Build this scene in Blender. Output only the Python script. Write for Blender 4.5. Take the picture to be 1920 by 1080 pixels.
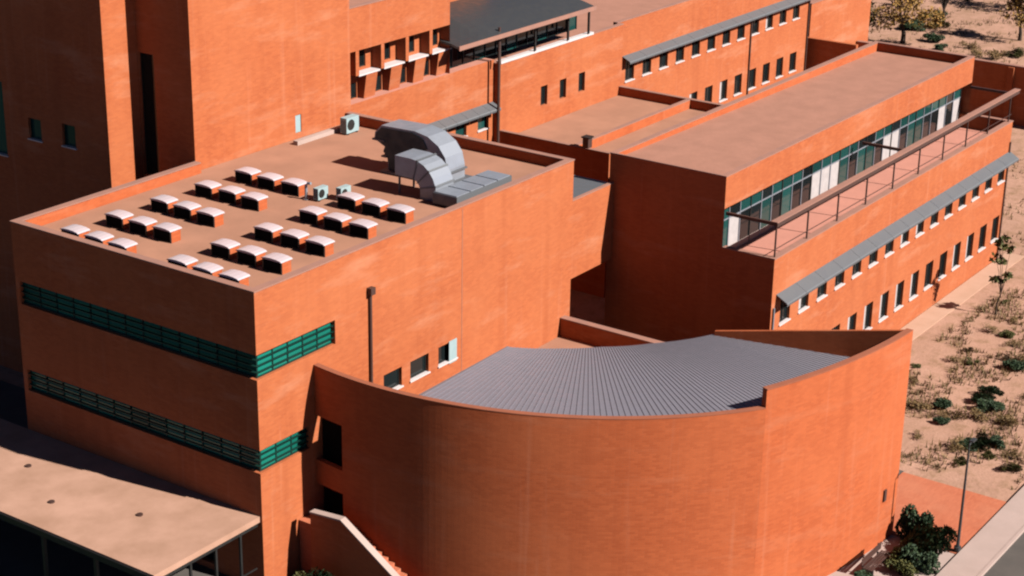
import bpy, math, random
from mathutils import Vector, Matrix
from math import radians, sin, cos, pi, sqrt, atan2, tan
random.seed(7)
for o in list(bpy.data.objects): bpy.data.objects.remove(o)
S = bpy.context.scene
COL = S.collection

# ---------------------------------------------------------------- camera
CAM = Vector((-49.52, -46.76, 39.39))
yaw, pitch, roll = radians(34.707), radians(20.733), radians(-0.966)
fw = Vector((cos(yaw)*cos(pitch), sin(yaw)*cos(pitch), -sin(pitch)))
rt = Vector((sin(yaw), -cos(yaw), 0)); dn = fw.cross(rt)
r2 = cos(roll)*rt + sin(roll)*dn; d2 = -sin(roll)*rt + cos(roll)*dn
cd = bpy.data.cameras.new('camera'); cam = bpy.data.objects.new('camera', cd); COL.objects.link(cam)
M = Matrix((r2, -d2, -fw)).transposed().to_4x4(); M.translation = CAM
cam.matrix_world = M
cd.sensor_width = 36; cd.lens = 3406.2/1920*36; cd.clip_end = 4000; cd.clip_start = 1
S.camera = cam

# ---------------------------------------------------------------- sky, sun, exposure
SUN_EL, SUN_AZ = radians(38), radians(-81)       # direction towards the sun, az from +X
w = bpy.data.worlds.new('World'); S.world = w; w.use_nodes = True
nt = w.node_tree; bg = nt.nodes['Background']
sk = nt.nodes.new('ShaderNodeTexSky'); sk.sky_type = 'NISHITA'; sk.sun_disc = False
sk.sun_elevation = SUN_EL; sk.sun_rotation = pi/2 - SUN_AZ
sk.altitude = 2500; sk.air_density = 0.25; sk.dust_density = 0.05; sk.ozone_density = 1.0
nt.links.new(sk.outputs[0], bg.inputs[0]); bg.inputs[1].default_value = 0.05
ld = bpy.data.lights.new('sun', 'SUN'); ld.energy = 5; ld.angle = radians(0.55); ld.color = (1, .93, .83)
so = bpy.data.objects.new('sun', ld); COL.objects.link(so)
sd = Vector((cos(SUN_AZ)*cos(SUN_EL), sin(SUN_AZ)*cos(SUN_EL), sin(SUN_EL)))
so.rotation_euler = sd.to_track_quat('Z', 'Y').to_euler(); so.location = sd*120
S.view_settings.view_transform = 'Standard'; S.view_settings.look = 'None'
S.view_settings.exposure = 1.60; S.view_settings.gamma = 1
S.render.engine = 'CYCLES'
S.cycles.filter_width = 2.2

# ---------------------------------------------------------------- materials
def nodes(name):
    m = bpy.data.materials.new(name); m.use_nodes = True
    return m, m.node_tree.nodes, m.node_tree.links, m.node_tree.nodes['Principled BSDF']
def ramp(N, stops):
    r = N.new('ShaderNodeValToRGB'); e = r.color_ramp.elements
    while len(e) < len(stops): e.new(0.5)
    for k, (p, c) in enumerate(stops): e[k].position = p; e[k].color = (*c, 1)
    return r
def mixc(N, L, f, a, b, mode='MIX'):
    x = N.new('ShaderNodeMix'); x.data_type = 'RGBA'; x.blend_type = mode
    for s, v in ((x.inputs[0], f), (x.inputs[6], a), (x.inputs[7], b)):
        if hasattr(v, 'links'): L.new(v, s)
        elif isinstance(v, (int, float)): s.default_value = v
        else: s.default_value = (*v, 1)
    return x.outputs[2]
def noise(N, L, vec, scale, detail=4, rough=.55):
    n = N.new('ShaderNodeTexNoise'); n.inputs['Scale'].default_value = scale
    n.inputs['Detail'].default_value = detail; n.inputs['Roughness'].default_value = rough
    if vec is not None: L.new(vec, n.inputs['Vector'])
    return n.outputs['Fac']
def mapping(N, L, vec, scale):
    m = N.new('ShaderNodeMapping'); m.inputs['Scale'].default_value = scale; L.new(vec, m.inputs['Vector']); return m.outputs[0]
def maprange(N, L, v, a, b, c=0, d=1):
    m = N.new('ShaderNodeMapRange'); L.new(v, m.inputs[0])
    for i, x in zip((1, 2, 3, 4), (a, b, c, d)): m.inputs[i].default_value = x
    return m.outputs[0]
def bump(N, L, B, h, strength=.3, dist=.02):
    b = N.new('ShaderNodeBump'); b.inputs['Strength'].default_value = strength; b.inputs['Distance'].default_value = dist
    L.new(h, b.inputs['Height']); L.new(b.outputs[0], B.inputs['Normal'])

KA = .52                                            # scales all base colours down so less light bounces into the shade
def dk(c): return tuple(x*KA for x in c)
def brick_mat(name, c1, c2, mortar, eff=.35):
    c1, c2, mortar = dk([x*.95 for x in c1]), dk([x*1.06 for x in c2]), dk(mortar)
    m, N, L, B = nodes(name)
    uv = N.new('ShaderNodeUVMap').outputs[0]
    geo = N.new('ShaderNodeNewGeometry').outputs['Position']
    bt = N.new('ShaderNodeTexBrick'); L.new(uv, bt.inputs['Vector'])
    bt.inputs['Scale'].default_value = 1; bt.inputs['Brick Width'].default_value = .30; bt.inputs['Row Height'].default_value = .10
    bt.inputs['Mortar Size'].default_value = .007; bt.inputs['Mortar Smooth'].default_value = .3; bt.inputs['Bias'].default_value = -.1
    bt.inputs['Color1'].default_value = (*c1, 1); bt.inputs['Color2'].default_value = (*c2, 1); bt.inputs['Mortar'].default_value = (*mortar, 1)
    big = noise(N, L, geo, .22, 5)
    col = mixc(N, L, maprange(N, L, big, .35, .7, 0, .55), bt.outputs['Color'], (c2[0]*1.06, c2[1]*1.28, c2[2]*1.5))
    st = noise(N, L, mapping(N, L, geo, (.9, .9, .06)), 1.2, 4)
    col = mixc(N, L, maprange(N, L, st, .52, .8, 0, .40), col, (c1[0]*.78, c1[1]*.72, c1[2]*.7))
    pale = noise(N, L, mapping(N, L, geo, (.25, .25, 1.1)), .9, 5, .65)
    col = mixc(N, L, maprange(N, L, pale, .54, .74, 0, eff*1.5), col, dk((.56, .25, .15)))
    blot = noise(N, L, geo, 1.1, 6, .7)
    col = mixc(N, L, maprange(N, L, blot, .28, .48, .22, 0), col, tuple(x*.80 for x in c1))
    run = noise(N, L, mapping(N, L, geo, (2.6, 2.6, .10)), 1.0, 3)
    col = mixc(N, L, maprange(N, L, run, .60, .78, 0, .20), col, dk((.60, .27, .17)))
    L.new(col, B.inputs['Base Color']); B.inputs['Roughness'].default_value = .92
    B.inputs['Specular IOR Level'].default_value = .2
    inv = N.new('ShaderNodeMath'); inv.operation = 'SUBTRACT'; inv.inputs[0].default_value = 1; L.new(bt.outputs['Fac'], inv.inputs[1])
    bump(N, L, B, inv.outputs[0], .5, .008)
    return m
def rough_mat(name, c, c2=None, scale=1.5, r=.9, fine=30, bs=.25, spec=.25):
    m, N, L, B = nodes(name)
    c2 = c2 or tuple(x*.75 for x in c)
    c, c2 = dk(c), dk(c2)
    geo = N.new('ShaderNodeNewGeometry').outputs['Position']
    a = noise(N, L, geo, scale, 6, .6); f = noise(N, L, geo, fine, 3)
    col = mixc(N, L, maprange(N, L, a, .3, .72), c, c2)
    col = mixc(N, L, maprange(N, L, f, .3, .7, 0, .25), col, tuple(x*.7 for x in c2))
    L.new(col, B.inputs['Base Color']); B.inputs['Roughness'].default_value = r; B.inputs['Specular IOR Level'].default_value = spec
    bump(N, L, B, f, bs, .02)
    return m
def metal_mat(name, c, rough=.4, metallic=.8, var=.2):
    c = dk(c)
    m, N, L, B = nodes(name)
    geo = N.new('ShaderNodeNewGeometry').outputs['Position']
    a = noise(N, L, geo, 2.2, 5)
    L.new(mixc(N, L, maprange(N, L, a, .3, .7), c, tuple(x*(1-var) for x in c)), B.inputs['Base Color'])
    L.new(maprange(N, L, a, .3, .7, rough*.8, rough*1.25), B.inputs['Roughness']); B.inputs['Metallic'].default_value = metallic
    return m
def glass_mat(name, c, rough=.06, var=.6):
    c = dk(c)
    m, N, L, B = nodes(name)
    oi = N.new('ShaderNodeObjectInfo')
    L.new(mixc(N, L, maprange(N, L, oi.outputs['Random'], 0, 1, 0, var), c, tuple(x*.3 for x in c)), B.inputs['Base Color'])
    B.inputs['Roughness'].default_value = rough; B.inputs['Specular IOR Level'].default_value = .35; B.inputs['IOR'].default_value = 1.52
    geo = N.new('ShaderNodeNewGeometry').outputs['Position']
    bump(N, L, B, noise(N, L, geo, .8, 2), .06, .05)
    return m
BRICK = brick_mat('orange_brick', (.415, .100, .034), (.45, .119, .041), (.40, .130, .057))
BRICK2 = brick_mat('orange_brick_bare', (.44, .092, .027), (.475, .108, .034), (.39, .115, .048), eff=.15)
DECK = rough_mat('roof_screed', (.46, .222, .146), (.34, .165, .108), .45)
DECK2 = rough_mat('roof_gravel', (.44, .208, .150), (.35, .166, .118), .8, fine=9)
CAP = rough_mat('brick_capping', (.36, .11, .055), (.28, .09, .05), 1.2)
SHADE_BLACK = rough_mat('shade_black_matte', (.008, .008, .009), (.005, .005, .006), 2, r=.95, bs=0, spec=.05)  # paints the dark of openings and of the skylights' shaded sides
COPE = rough_mat('coping_mortar', (.40, .19, .14), (.30, .16, .13), 1.2)
CONC = rough_mat('pale_concrete', (.50, .375, .345), (.42, .315, .285), .7)
DIRTC = rough_mat('dusty_concrete', (.58, .36, .27), (.50, .30, .21), .8)
SCREED = rough_mat('canopy_screed', (.54, .315, .235), (.36, .20, .135), .5)
WHITE = rough_mat('white_paint', (.72, .66, .68), (.62, .56, .58), 2, r=.5)
DOME = rough_mat('opal_acrylic', (.62, .52, .56), (.55, .47, .52), 2, r=.35, bs=.05)
GREYM = metal_mat('grey_sheet_metal', (.155, .165, .185), .5, .25)
ROOFM = metal_mat('lilac_grey_sheet', (.265, .252, .305), .5, .2, .16)
SEAMM = metal_mat('seam_sheet', (.23, .21, .235), .42, .35, .15)
DARKM = metal_mat('dark_grey_sheet', (.060, .062, .068), .5, .3)
STEEL = metal_mat('galvanised_steel', (.34, .37, .44), .38, .3)
SHADE_TEAL = metal_mat('dark_teal_shade', (.010, .032, .042), .6, .1)  # teal-black standing in for shade on the gooseneck side
BROWN = metal_mat('brown_steel', (.085, .040, .032), .55, .2)
BLACKM = metal_mat('black_steel', (.02, .02, .02), .5, .2)
GREEN = glass_mat('green_glass', (.012, .22, .17), .2, .85)
GREENF = metal_mat('green_frame', (.006, .045, .036), .4, .2)
DARKG = glass_mat('dark_glass', (.012, .018, .020), .05)
TEAL = glass_mat('teal_glass', (.015, .075, .072), .08)
BLIND = rough_mat('pale_blind', (.50, .46, .47), (.40, .37, .38), 3, r=.7)
BLUE = rough_mat('pale_blue_paint', (.36, .47, .50), (.30, .42, .46), 2, r=.5)
PINK = rough_mat('pink_terrace_tile', (.58, .25, .19), (.50, .22, .17), 1.1)
PAVE = brick_mat('brick_paving', (.47, .118, .055), (.51, .145, .070), (.44, .155, .09), eff=.2)
ASPH = rough_mat('asphalt', (.115, .10, .092), (.085, .075, .07), .8, fine=25)
ADDED_LAWN = rough_mat('added_dark_lawn', (.022, .045, .014), (.03, .05, .018), .3, fine=14)  # dark green kept low so the added lawn bounces little light
BARK = rough_mat('bark', (.06, .04, .03), (.035, .025, .02), 5)
def ground_mat():
    m, N, L, B = nodes('dry_earth')
    geo = N.new('ShaderNodeNewGeometry').outputs['Position']
    a = noise(N, L, geo, .16, 7, .65); b = noise(N, L, geo, .9, 6, .7); f = noise(N, L, geo, 9, 4)
    col = mixc(N, L, maprange(N, L, a, .35, .65), dk((.52, .30, .225)), dk((.41, .235, .17)))
    col = mixc(N, L, maprange(N, L, b, .50, .72, 0, .8), col, dk((.22, .135, .065)))
    col = mixc(N, L, maprange(N, L, b, .25, .42, .5, 0), col, dk((.58, .37, .29)))
    col = mixc(N, L, maprange(N, L, f, .45, .75, 0, .35), col, dk((.17, .10, .055)))
    L.new(col, B.inputs['Base Color']); B.inputs['Roughness'].default_value = 1; B.inputs['Specular IOR Level'].default_value = .1
    bump(N, L, B, b, .6, .15)
    return m
EARTH = ground_mat()
def leaf_mat(name, c, c2):
    c, c2 = dk(c), dk(c2)
    m, N, L, B = nodes(name)
    geo = N.new('ShaderNodeNewGeometry').outputs
    L.new(mixc(N, L, geo['Random Per Island'], c, c2), B.inputs['Base Color'])
    B.inputs['Roughness'].default_value = .7; B.inputs['Specular IOR Level'].default_value = .2
    return m
L_DARK = leaf_mat('dark_leaves', (.012, .035, .016), (.035, .06, .02))
L_OLIVE = leaf_mat('olive_leaves', (.10, .09, .02), (.05, .06, .015))
L_DRY = leaf_mat('dry_leaves', (.22, .13, .05), (.12, .08, .03))
L_GOLD = leaf_mat('golden_leaves', (.34, .17, .03), (.20, .12, .03))

# ---------------------------------------------------------------- mesh helpers
class MB:
    def __init__(s): s.v = []; s.f = []; s.uv = []
    def face(s, pts, uv=None):
        b = len(s.v); pts = [Vector(p) for p in pts]; s.v += pts; s.f.append(list(range(b, b+len(pts))))
        if uv is None:
            n = (pts[1]-pts[0]).cross(pts[-1]-pts[0])
            if n.length > 1e-9: n.normalize()
            if abs(n.z) > .7: uv = [(p.x, p.y) for p in pts]
            else:
                h = sqrt(n.x**2+n.y**2) or 1; tx, ty = -n.y/h, n.x/h
                uv = [(p.x*tx+p.y*ty, p.z) for p in pts]
        s.uv.append(uv)
    def box(s, x0, x1, y0, y1, z0, z1, skip=''):
        P = lambda x, y, z: (x, y, z)
        F = {'d': [(x0,y0,z0),(x0,y1,z0),(x1,y1,z0),(x1,y0,z0)], 'u': [(x0,y0,z1),(x1,y0,z1),(x1,y1,z1),(x0,y1,z1)],
             'f': [(x0,y0,z0),(x1,y0,z0),(x1,y0,z1),(x0,y0,z1)], 'b': [(x1,y1,z0),(x0,y1,z0),(x0,y1,z1),(x1,y1,z1)],
             'l': [(x0,y1,z0),(x0,y0,z0),(x0,y0,z1),(x0,y1,z1)], 'r': [(x1,y0,z0),(x1,y1,z0),(x1,y1,z1),(x1,y0,z1)]}
        for k, q in F.items():
            if k not in skip: s.face(q)
        return s
    def prism(s, poly, z0, z1, bottom=True):           # poly counter-clockwise in XY
        n = len(poly)
        zt = z1 if isinstance(z1, (list, tuple)) else [z1]*n
        s.face([(p[0], p[1], zt[i]) for i, p in enumerate(poly)])
        if bottom: s.face([(p[0], p[1], z0) for p in reversed(poly)])
        for i in range(n):
            a, b = poly[i], poly[(i+1) % n]
            s.face([(a[0],a[1],z0),(b[0],b[1],z0),(b[0],b[1],zt[(i+1)%n]),(a[0],a[1],zt[i])])
        return s
    def extrude_x(s, prof, x0, x1):                     # prof: list of (y, z)
        n = len(prof)
        s.face([(x0, y, z) for y, z in prof]); s.face([(x1, y, z) for y, z in reversed(prof)])
        for i in range(n):
            a, b = prof[i], prof[(i+1) % n]
            s.face([(x0,a[0],a[1]),(x1,a[0],a[1]),(x1,b[0],b[1]),(x0,b[0],b[1])])
        return s
    def tube(s, pts, rad, n=8):
        pts = [Vector(p) for p in pts]; rad = rad if isinstance(rad, (list, tuple)) else [rad]*len(pts)
        rings = []
        for i, p in enumerate(pts):
            d = (pts[min(i+1, len(pts)-1)]-pts[max(i-1, 0)]).normalized()
            a = d.orthogonal().normalized() if abs(d.z) < .95 else Vector((1, 0, 0)); a = (a-d*a.dot(d)).normalized(); b = d.cross(a)
            rings.append([p+rad[i]*(a*cos(2*pi*k/n)+b*sin(2*pi*k/n)) for k in range(n)])
        for i in range(len(rings)-1):
            for k in range(n):
                s.face([rings[i][k], rings[i][(k+1)%n], rings[i+1][(k+1)%n], rings[i+1][k]])
        s.face(list(reversed(rings[0]))); s.face(rings[-1])
        return s
    def wall(s, p0, u, length, z0, z1, holes=(), depth=.2):
        """skin of a wall seen from outside; u = unit direction in XY, outside is to the right of u"""
        nx, ny = u[1], -u[0]
        def P(a, z, d=0): return (p0[0]+u[0]*a-nx*d, p0[1]+u[1]*a-ny*d, z)
        us = sorted({0, length, *[h[0] for h in holes], *[h[1] for h in holes]})
        zs = sorted({z0, z1, *[h[2] for h in holes], *[h[3] for h in holes]})
        for a, b in zip(us, us[1:]):
            run = None
            for c, d in zip(zs, zs[1:]):
                inside = any(h[0]-1e-6 <= a and b <= h[1]+1e-6 and h[2]-1e-6 <= c and d <= h[3]+1e-6 for h in holes)
                if inside: 
                    if run: s.face([P(a, run[0]), P(b, run[0]), P(b, run[1]), P(a, run[1])]); run = None
                else: run = (run[0], d) if run else (c, d)
            if run: s.face([P(a, run[0]), P(b, run[0]), P(b, run[1]), P(a, run[1])])
        for h in holes:
            a, b, c, d = h[:4]; D = h[4] if len(h) > 4 and h[4] else depth; sk = h[5] if len(h) > 5 else ''
            ra = h[6] if len(h) > 6 else a
            if 'B' not in sk: s.face([P(ra, c), P(b, c), P(b, c, D), P(ra, c, D)])
            if 'T' not in sk: s.face([P(ra, d, D), P(b, d, D), P(b, d), P(ra, d)])
            if 'L' not in sk: s.face([P(a, c), P(a, c, D), P(a, d, D), P(a, d)])
            if 'R' not in sk: s.face([P(b, c, D), P(b, c), P(b, d), P(b, d, D)])
        return s
    def mesh(s, name, mat, off=(0, 0, 0), smooth=False):
        me = bpy.data.meshes.new(name); o = Vector(off)
        me.from_pydata([tuple(v-o) for v in s.v], [], s.f)
        l = me.uv_layers.new(name='UVMap'); flat = [c for q in s.uv for p in q for c in p]; l.data.foreach_set('uv', flat)
        for m in (mat if isinstance(mat, (list, tuple)) else [mat]): me.materials.append(m)
        if smooth: me.polygons.foreach_set('use_smooth', [True]*len(me.polygons))
        me.update(); return me
    def build(s, name, mat, parent=None, smooth=False):
        off = root_loc(parent)
        return link(name, s.mesh(name, mat, off, smooth), parent)
def root_loc(o):
    v = Vector((0, 0, 0))
    while o is not None: v += Vector(o.location); o = o.parent
    return v
def link(name, data, parent=None, loc=None, rz=0):
    o = bpy.data.objects.new(name, data); COL.objects.link(o); o.parent = parent
    if loc is not None: o.location = loc
    if rz: o.rotation_euler.z = rz
    return o
def thing(name, label, cat, loc=(0, 0, 0), group=None):
    o = link(name, None, None, loc); o.empty_display_size = .3
    return tag(o, label, cat, group)
def tag(o, label=None, cat=None, group=None, kind=None):
    for k, v in (('label', label), ('category', cat), ('group', group), ('kind', kind)):
        if v: o[k] = v
    return o
def box(name, mat, parent, *a): return MB().box(*a).build(name, mat, parent)
def coping(parent, x0, x1, y0, y1, z, h=.07, ov=.05, mat=None):
    return box('coping', mat or COPE, parent, x0-ov, x1+ov, y0-ov, y1+ov, z, z+h)

# windows: frame ring + pane + sill, local x along the wall, outside is -y, origin at opening centre on the wall face
_wm = {}
def window(parent, pos, wdt, hgt, depth=.2, rz=0, glass=None, sill=True, blind=None, mull=0, frame=None, fr=.06):
    glass = glass or DARKG; frame = frame or BLACKM
    key = (round(wdt, 2), round(hgt, 2), depth, glass.name, mull, frame.name)
    if key not in _wm:
        a, b = wdt/2, hgt/2; f = MB(); y0, y1 = depth-.07, depth
        f.box(-a, a, y0, y1, -b, -b+fr); f.box(-a, a, y0, y1, b-fr, b); f.box(-a, -a+fr, y0, y1, -b+fr, b-fr); f.box(a-fr, a, y0, y1, -b+fr, b-fr)
        for k in range(mull):
            x = -a+(k+1)*wdt/(mull+1); f.box(x-.025, x+.025, y0, y1, -b+fr, b-fr)
        g = MB().box(-a+fr, a-fr, depth-.035, depth-.01, -b+fr, b-fr)
        s = MB().box(-a-.06, a+.06, -.07, depth-.07, -b-.05, -b+.012)
        bl = MB().box(-a+fr, -a+fr+wdt*.45, depth-.06, depth-.04, -b+fr, b-fr)
        _wm[key] = (f.mesh('window', frame), g.mesh('pane', glass), s.mesh('sill', WHITE), bl.mesh('blind', BLIND))
    f, g, s, bl = _wm[key]
    o = link('window', f, parent, Vector(pos)-root_loc(parent), rz)
    link('pane', g, o)
    if sill: link('sill', s, o)
    if blind: link('blind', bl, o)
    return o

# ================================================================ the setting
def ground():
    mb = MB(); n = 60; ext = 900.
    def c(i): t = (i/n)*2-1; return ext*t*abs(t)**1.2
    def h(x, y):
        d = max(0, sqrt((x-30)**2+y**2)-150); return min(d*.04, 12)*(.5+.5*sin(x*.013)*cos(y*.011))
    for i in range(n):
        for j in range(n):
            q = [(c(i)+40, c(j)), (c(i+1)+40, c(j)), (c(i+1)+40, c(j+1)), (c(i)+40, c(j+1))]
            mb.face([(x, y, h(x, y)) for x, y in q])
    tag(mb.build('ground', EARTH), kind='structure')
ground()
tag(MB().box(-60, 160, -34, -24.15, -.1, .02).build('road', ASPH), kind='structure')
tag(MB().box(-60, 160, -24.13, -22.55, -.1, .14).build('pavement', CONC), kind='structure')
tag(MB().box(-60, 160, -24.15, -24.0, -.05, .16).build('kerb', CONC), kind='structure')
tag(MB().prism([(20.6, -22.5), (26.8, -22.5), (26.8, -17.2), (20.6, -17.2)], -.1, .05).build('brick_paving', PAVE), kind='structure')
tag(MB().box(8, 20.58, -22.5, -16, -.1, .03).build('forecourt', CONC), kind='structure')
tag(MB().box(27, 61, -10.7, -9.45, -.1, .05).build('path', DIRTC), kind='structure')
tag(MB().box(-7, 8, -22.5, 60, -.1, .02).build('added_dark_court', ASPH), kind='structure')  # dark ground added here to lower the bounce onto shaded walls
tag(MB().box(-420, -7.02, -22.5, 300, -.1, .03).build('added_lawn', ADDED_LAWN), kind='structure')  # unseen lawn, added dark so the shaded walls get little bounce
tag(MB().box(20.6, 26.98, -17.18, 14, -.1, .02).build('added_dark_yard', ASPH), kind='structure')  # added dark surface, keeps bounce light off the wing's shaded end

# ================================================================ office block (three storeys, skylights on the roof)
def office_block():
    X1, Y1, ZT, ZR, t = 23.2, 14.4, 13.5, 13.0, .32
    R = thing('office_block', 'orange brick block with green ribbon windows and rows of skylights on its roof', 'building', (0, 0, 0))
    b1, b2, D = (9.70, 10.80), (5.50, 6.55), .28
    wins = [(8.10, 9.40), (10.02, 11.38), (12.12, 13.50)]
    wz = (6.18, 7.12)
    m = MB()
    # lit side, u along +X, outside -Y
    m.wall((0, 0), (1, 0), X1, -.3, ZT, [(0, 4.88, b1[0], b1[1], D, 'L', D), (0, 3.1, b2[0], b2[1], D, 'L', D)] + [(a, b, *wz, .22) for a, b in wins])
    m.build('front_wall', BRICK, R)
    # shaded side, u along -Y (outside -X)
    m = MB(); m.wall((0, Y1), (0, -1), Y1, -.3, ZT, [(.25, Y1, b1[0], b1[1], D, 'R'), (.25, Y1, b2[0], b2[1], D, 'R'), (2.0, 11.5, .3, 2.9, .3)])
    m.build('side_wall', BRICK, R)
    m = MB(); m.wall((X1, 0), (0, 1), Y1, -.3, ZT); m.wall((X1, Y1), (-1, 0), X1-11.53, -.3, 12.9); m.wall((11.53, Y1), (-1, 0), 11.53, -.3, ZT); m.build('rear_wall', BRICK, R)
    # parapet inner faces and roof
    m = MB()
    x0, x1, y0, y1 = t, X1-t, t, Y1-t
    for a, b in (((x0, y0), (x0, y1)), ((x0, y1), (11.53, y1)), ((11.53, y1), (11.53, Y1)), ((x1, Y1), (x1, y0)), ((x1, y0), (x0, y0))):
        m.face([(a[0], a[1], ZR-.02), (b[0], b[1], ZR-.02), (b[0], b[1], ZT), (a[0], a[1], ZT)])
    m.build('parapet', BRICK2, R)
    d = MB(); d.face([(x0, y0, ZR), (x1, y0, ZR), (x1, Y1+.04, ZR), (11.53, Y1+.04, ZR), (11.53, y1, ZR), (x0, y1, ZR)]); d.build('roof', DECK, R)
    coping(R, 0, X1, 0, t, ZT, .06, .03); coping(R, 0, t, t+.065, Y1-t-.065, ZT, .06, .03)
    coping(R, 0, 11.47, Y1-t, Y1, ZT, .06, .03); coping(R, X1-t, X1, t+.065, Y1-.035, ZT, .06, .03)
    # ribbon windows: panes and mullions, one by one
    pw = 1.16
    pane_y = {}; 
    for (z0, z1), xe in ((b1, 4.88), (b2, 3.1)):
        key = round(z1-z0, 3)
        n = int(xe/pw)+1
        xs = [D-.03+(xe-D+.03)*k/n for k in range(n+1)]
        for a, b in zip(xs, xs[1:]):
            p = box('pane', GREEN, R, a+.02, b-.02, D-.05, D-.02, z0+.05, z1-.05); box('mullion', GREENF, p, b-.03, b+.03, D-.09, D-.03, z0, z1)
        yb = Y1-.25
        n = int(yb/pw)+1
        ys = [D-.03+(yb-D+.03)*k/n for k in range(n+1)]
        for a, b in zip(ys, ys[1:]):
            p = box('pane', GREEN, R, D-.05, D-.02, a+.02, b-.02, z0+.05, z1-.05); box('mullion', GREENF, p, D-.09, D-.03, b-.03, b+.03, z0, z1)
        f = MB(); f.box(D-.01, xe, D-.12, D, z0-.001+.003, z0+.05); f.box(D-.01, xe, D-.12, D, z1-.05, z1-.003)
        f.box(D-.12, D-.011, D-.12, yb, z0+.003, z0+.05); f.box(D-.12, D-.011, D-.12, yb, z1-.05, z1-.003)
        f.box(D-.10, D-.02, D-.10, D-.02, z0+.05, z1-.05)
        f.build('window_frame', GREENF, R)
        lv = MB()                                   # thin sun louvres in front of the glass
        for k in range(3):
            z = z0+(z1-z0)*(k+1)/4
            lv.box(.06, xe-.01, .05, .17, z, z+.02); lv.box(.05, .17, .18, yb, z, z+.02)
        lv.build('louvre', GREENF, R)
    for i, (a, b) in enumerate(wins):
        wd = window(R, ((a+b)/2, 0, sum(wz)/2), b-a, wz[1]-wz[0], .22, glass=DARKG, sill=True)
        if i == 2:
            box('open_shutter', BLUE, wd, b-.62, b-.02, -.05, -.02, wz[0]-.12, wz[1]+.06)
    bk = box('window_back', BLACKM, R, .45, .5, .5, Y1-.5, .1, 3.2)
    for k in range(8):
        y = 3.1+k*1.2; box('pane', DARKG, R, .20, .24, y+.03, y+1.15, .35, 2.85)
    # downpipe
    p = MB(); p.tube([(7.15, -.09, .0), (7.15, -.09, 11.3)], .07); p = p.build('downpipe', BROWN, R)
    box('hopper', BROWN, p, 7.0, 7.3, -.26, -.02, 11.3, 11.62)
    box('movement_joint', COPE, R, 13.9, 13.93, -.012, .0, 4.5, 13.4)
    # skylights: brick kerb with a sloping opal dome
    k = MB(); k.box(-.26, .30, -.53, .53, 0, .54); kerb = k.mesh('skylight', BRICK2)
    g = MB(); hw, hd = .36, .58
    for a in range(6):
        t0, t1 = pi*a/6, pi*(a+1)/6
        y0, z0_, y1, z1_ = -hd*cos(t0), .54+.10*sin(t0), -hd*cos(t1), .54+.10*sin(t1)
        g.face([(-hw, y0, z0_), (hw, y0, z0_), (hw, y1, z1_), (-hw, y1, z1_)])
    for sx in (-hw, hw): g.face([(sx, -hd*cos(pi*a/6), .54+.10*sin(pi*a/6)) for a in range(7)])
    g.face([(-hw, -hd, .54), (-hw, hd, .54), (hw, hd, .54), (hw, -hd, .54)])
    dome = g.mesh('dome', DOME)
    fl = MB(); fl.box(-.31, -.265, -.53, .53, .0, .05); fl.box(-.31, -.265, -.53, -.48, .05, .53); fl.box(-.31, -.265, .48, .53, .05, .53); fl = fl.mesh('frame', BLACKM)
    pn = MB().box(-.29, -.265, -.475, .475, .055, .53).mesh('pane', SHADE_BLACK)  # read as dark glass; matte black also paints this side's shade
    for r, xr in enumerate((.95, 3.55, 6.25, 9.15, 11.85)):
        for base in (3.42, 9.85):
            for j in (-1, 0, 1):
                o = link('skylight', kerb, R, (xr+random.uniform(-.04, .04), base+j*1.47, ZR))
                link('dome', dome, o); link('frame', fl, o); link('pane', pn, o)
    # raised strip by the tower wall
    box('roof_kerb', CONC, R, 18.0, 22.4, 13.55, 13.85, ZR, ZR+.22)
    return R
office_block()

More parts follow.
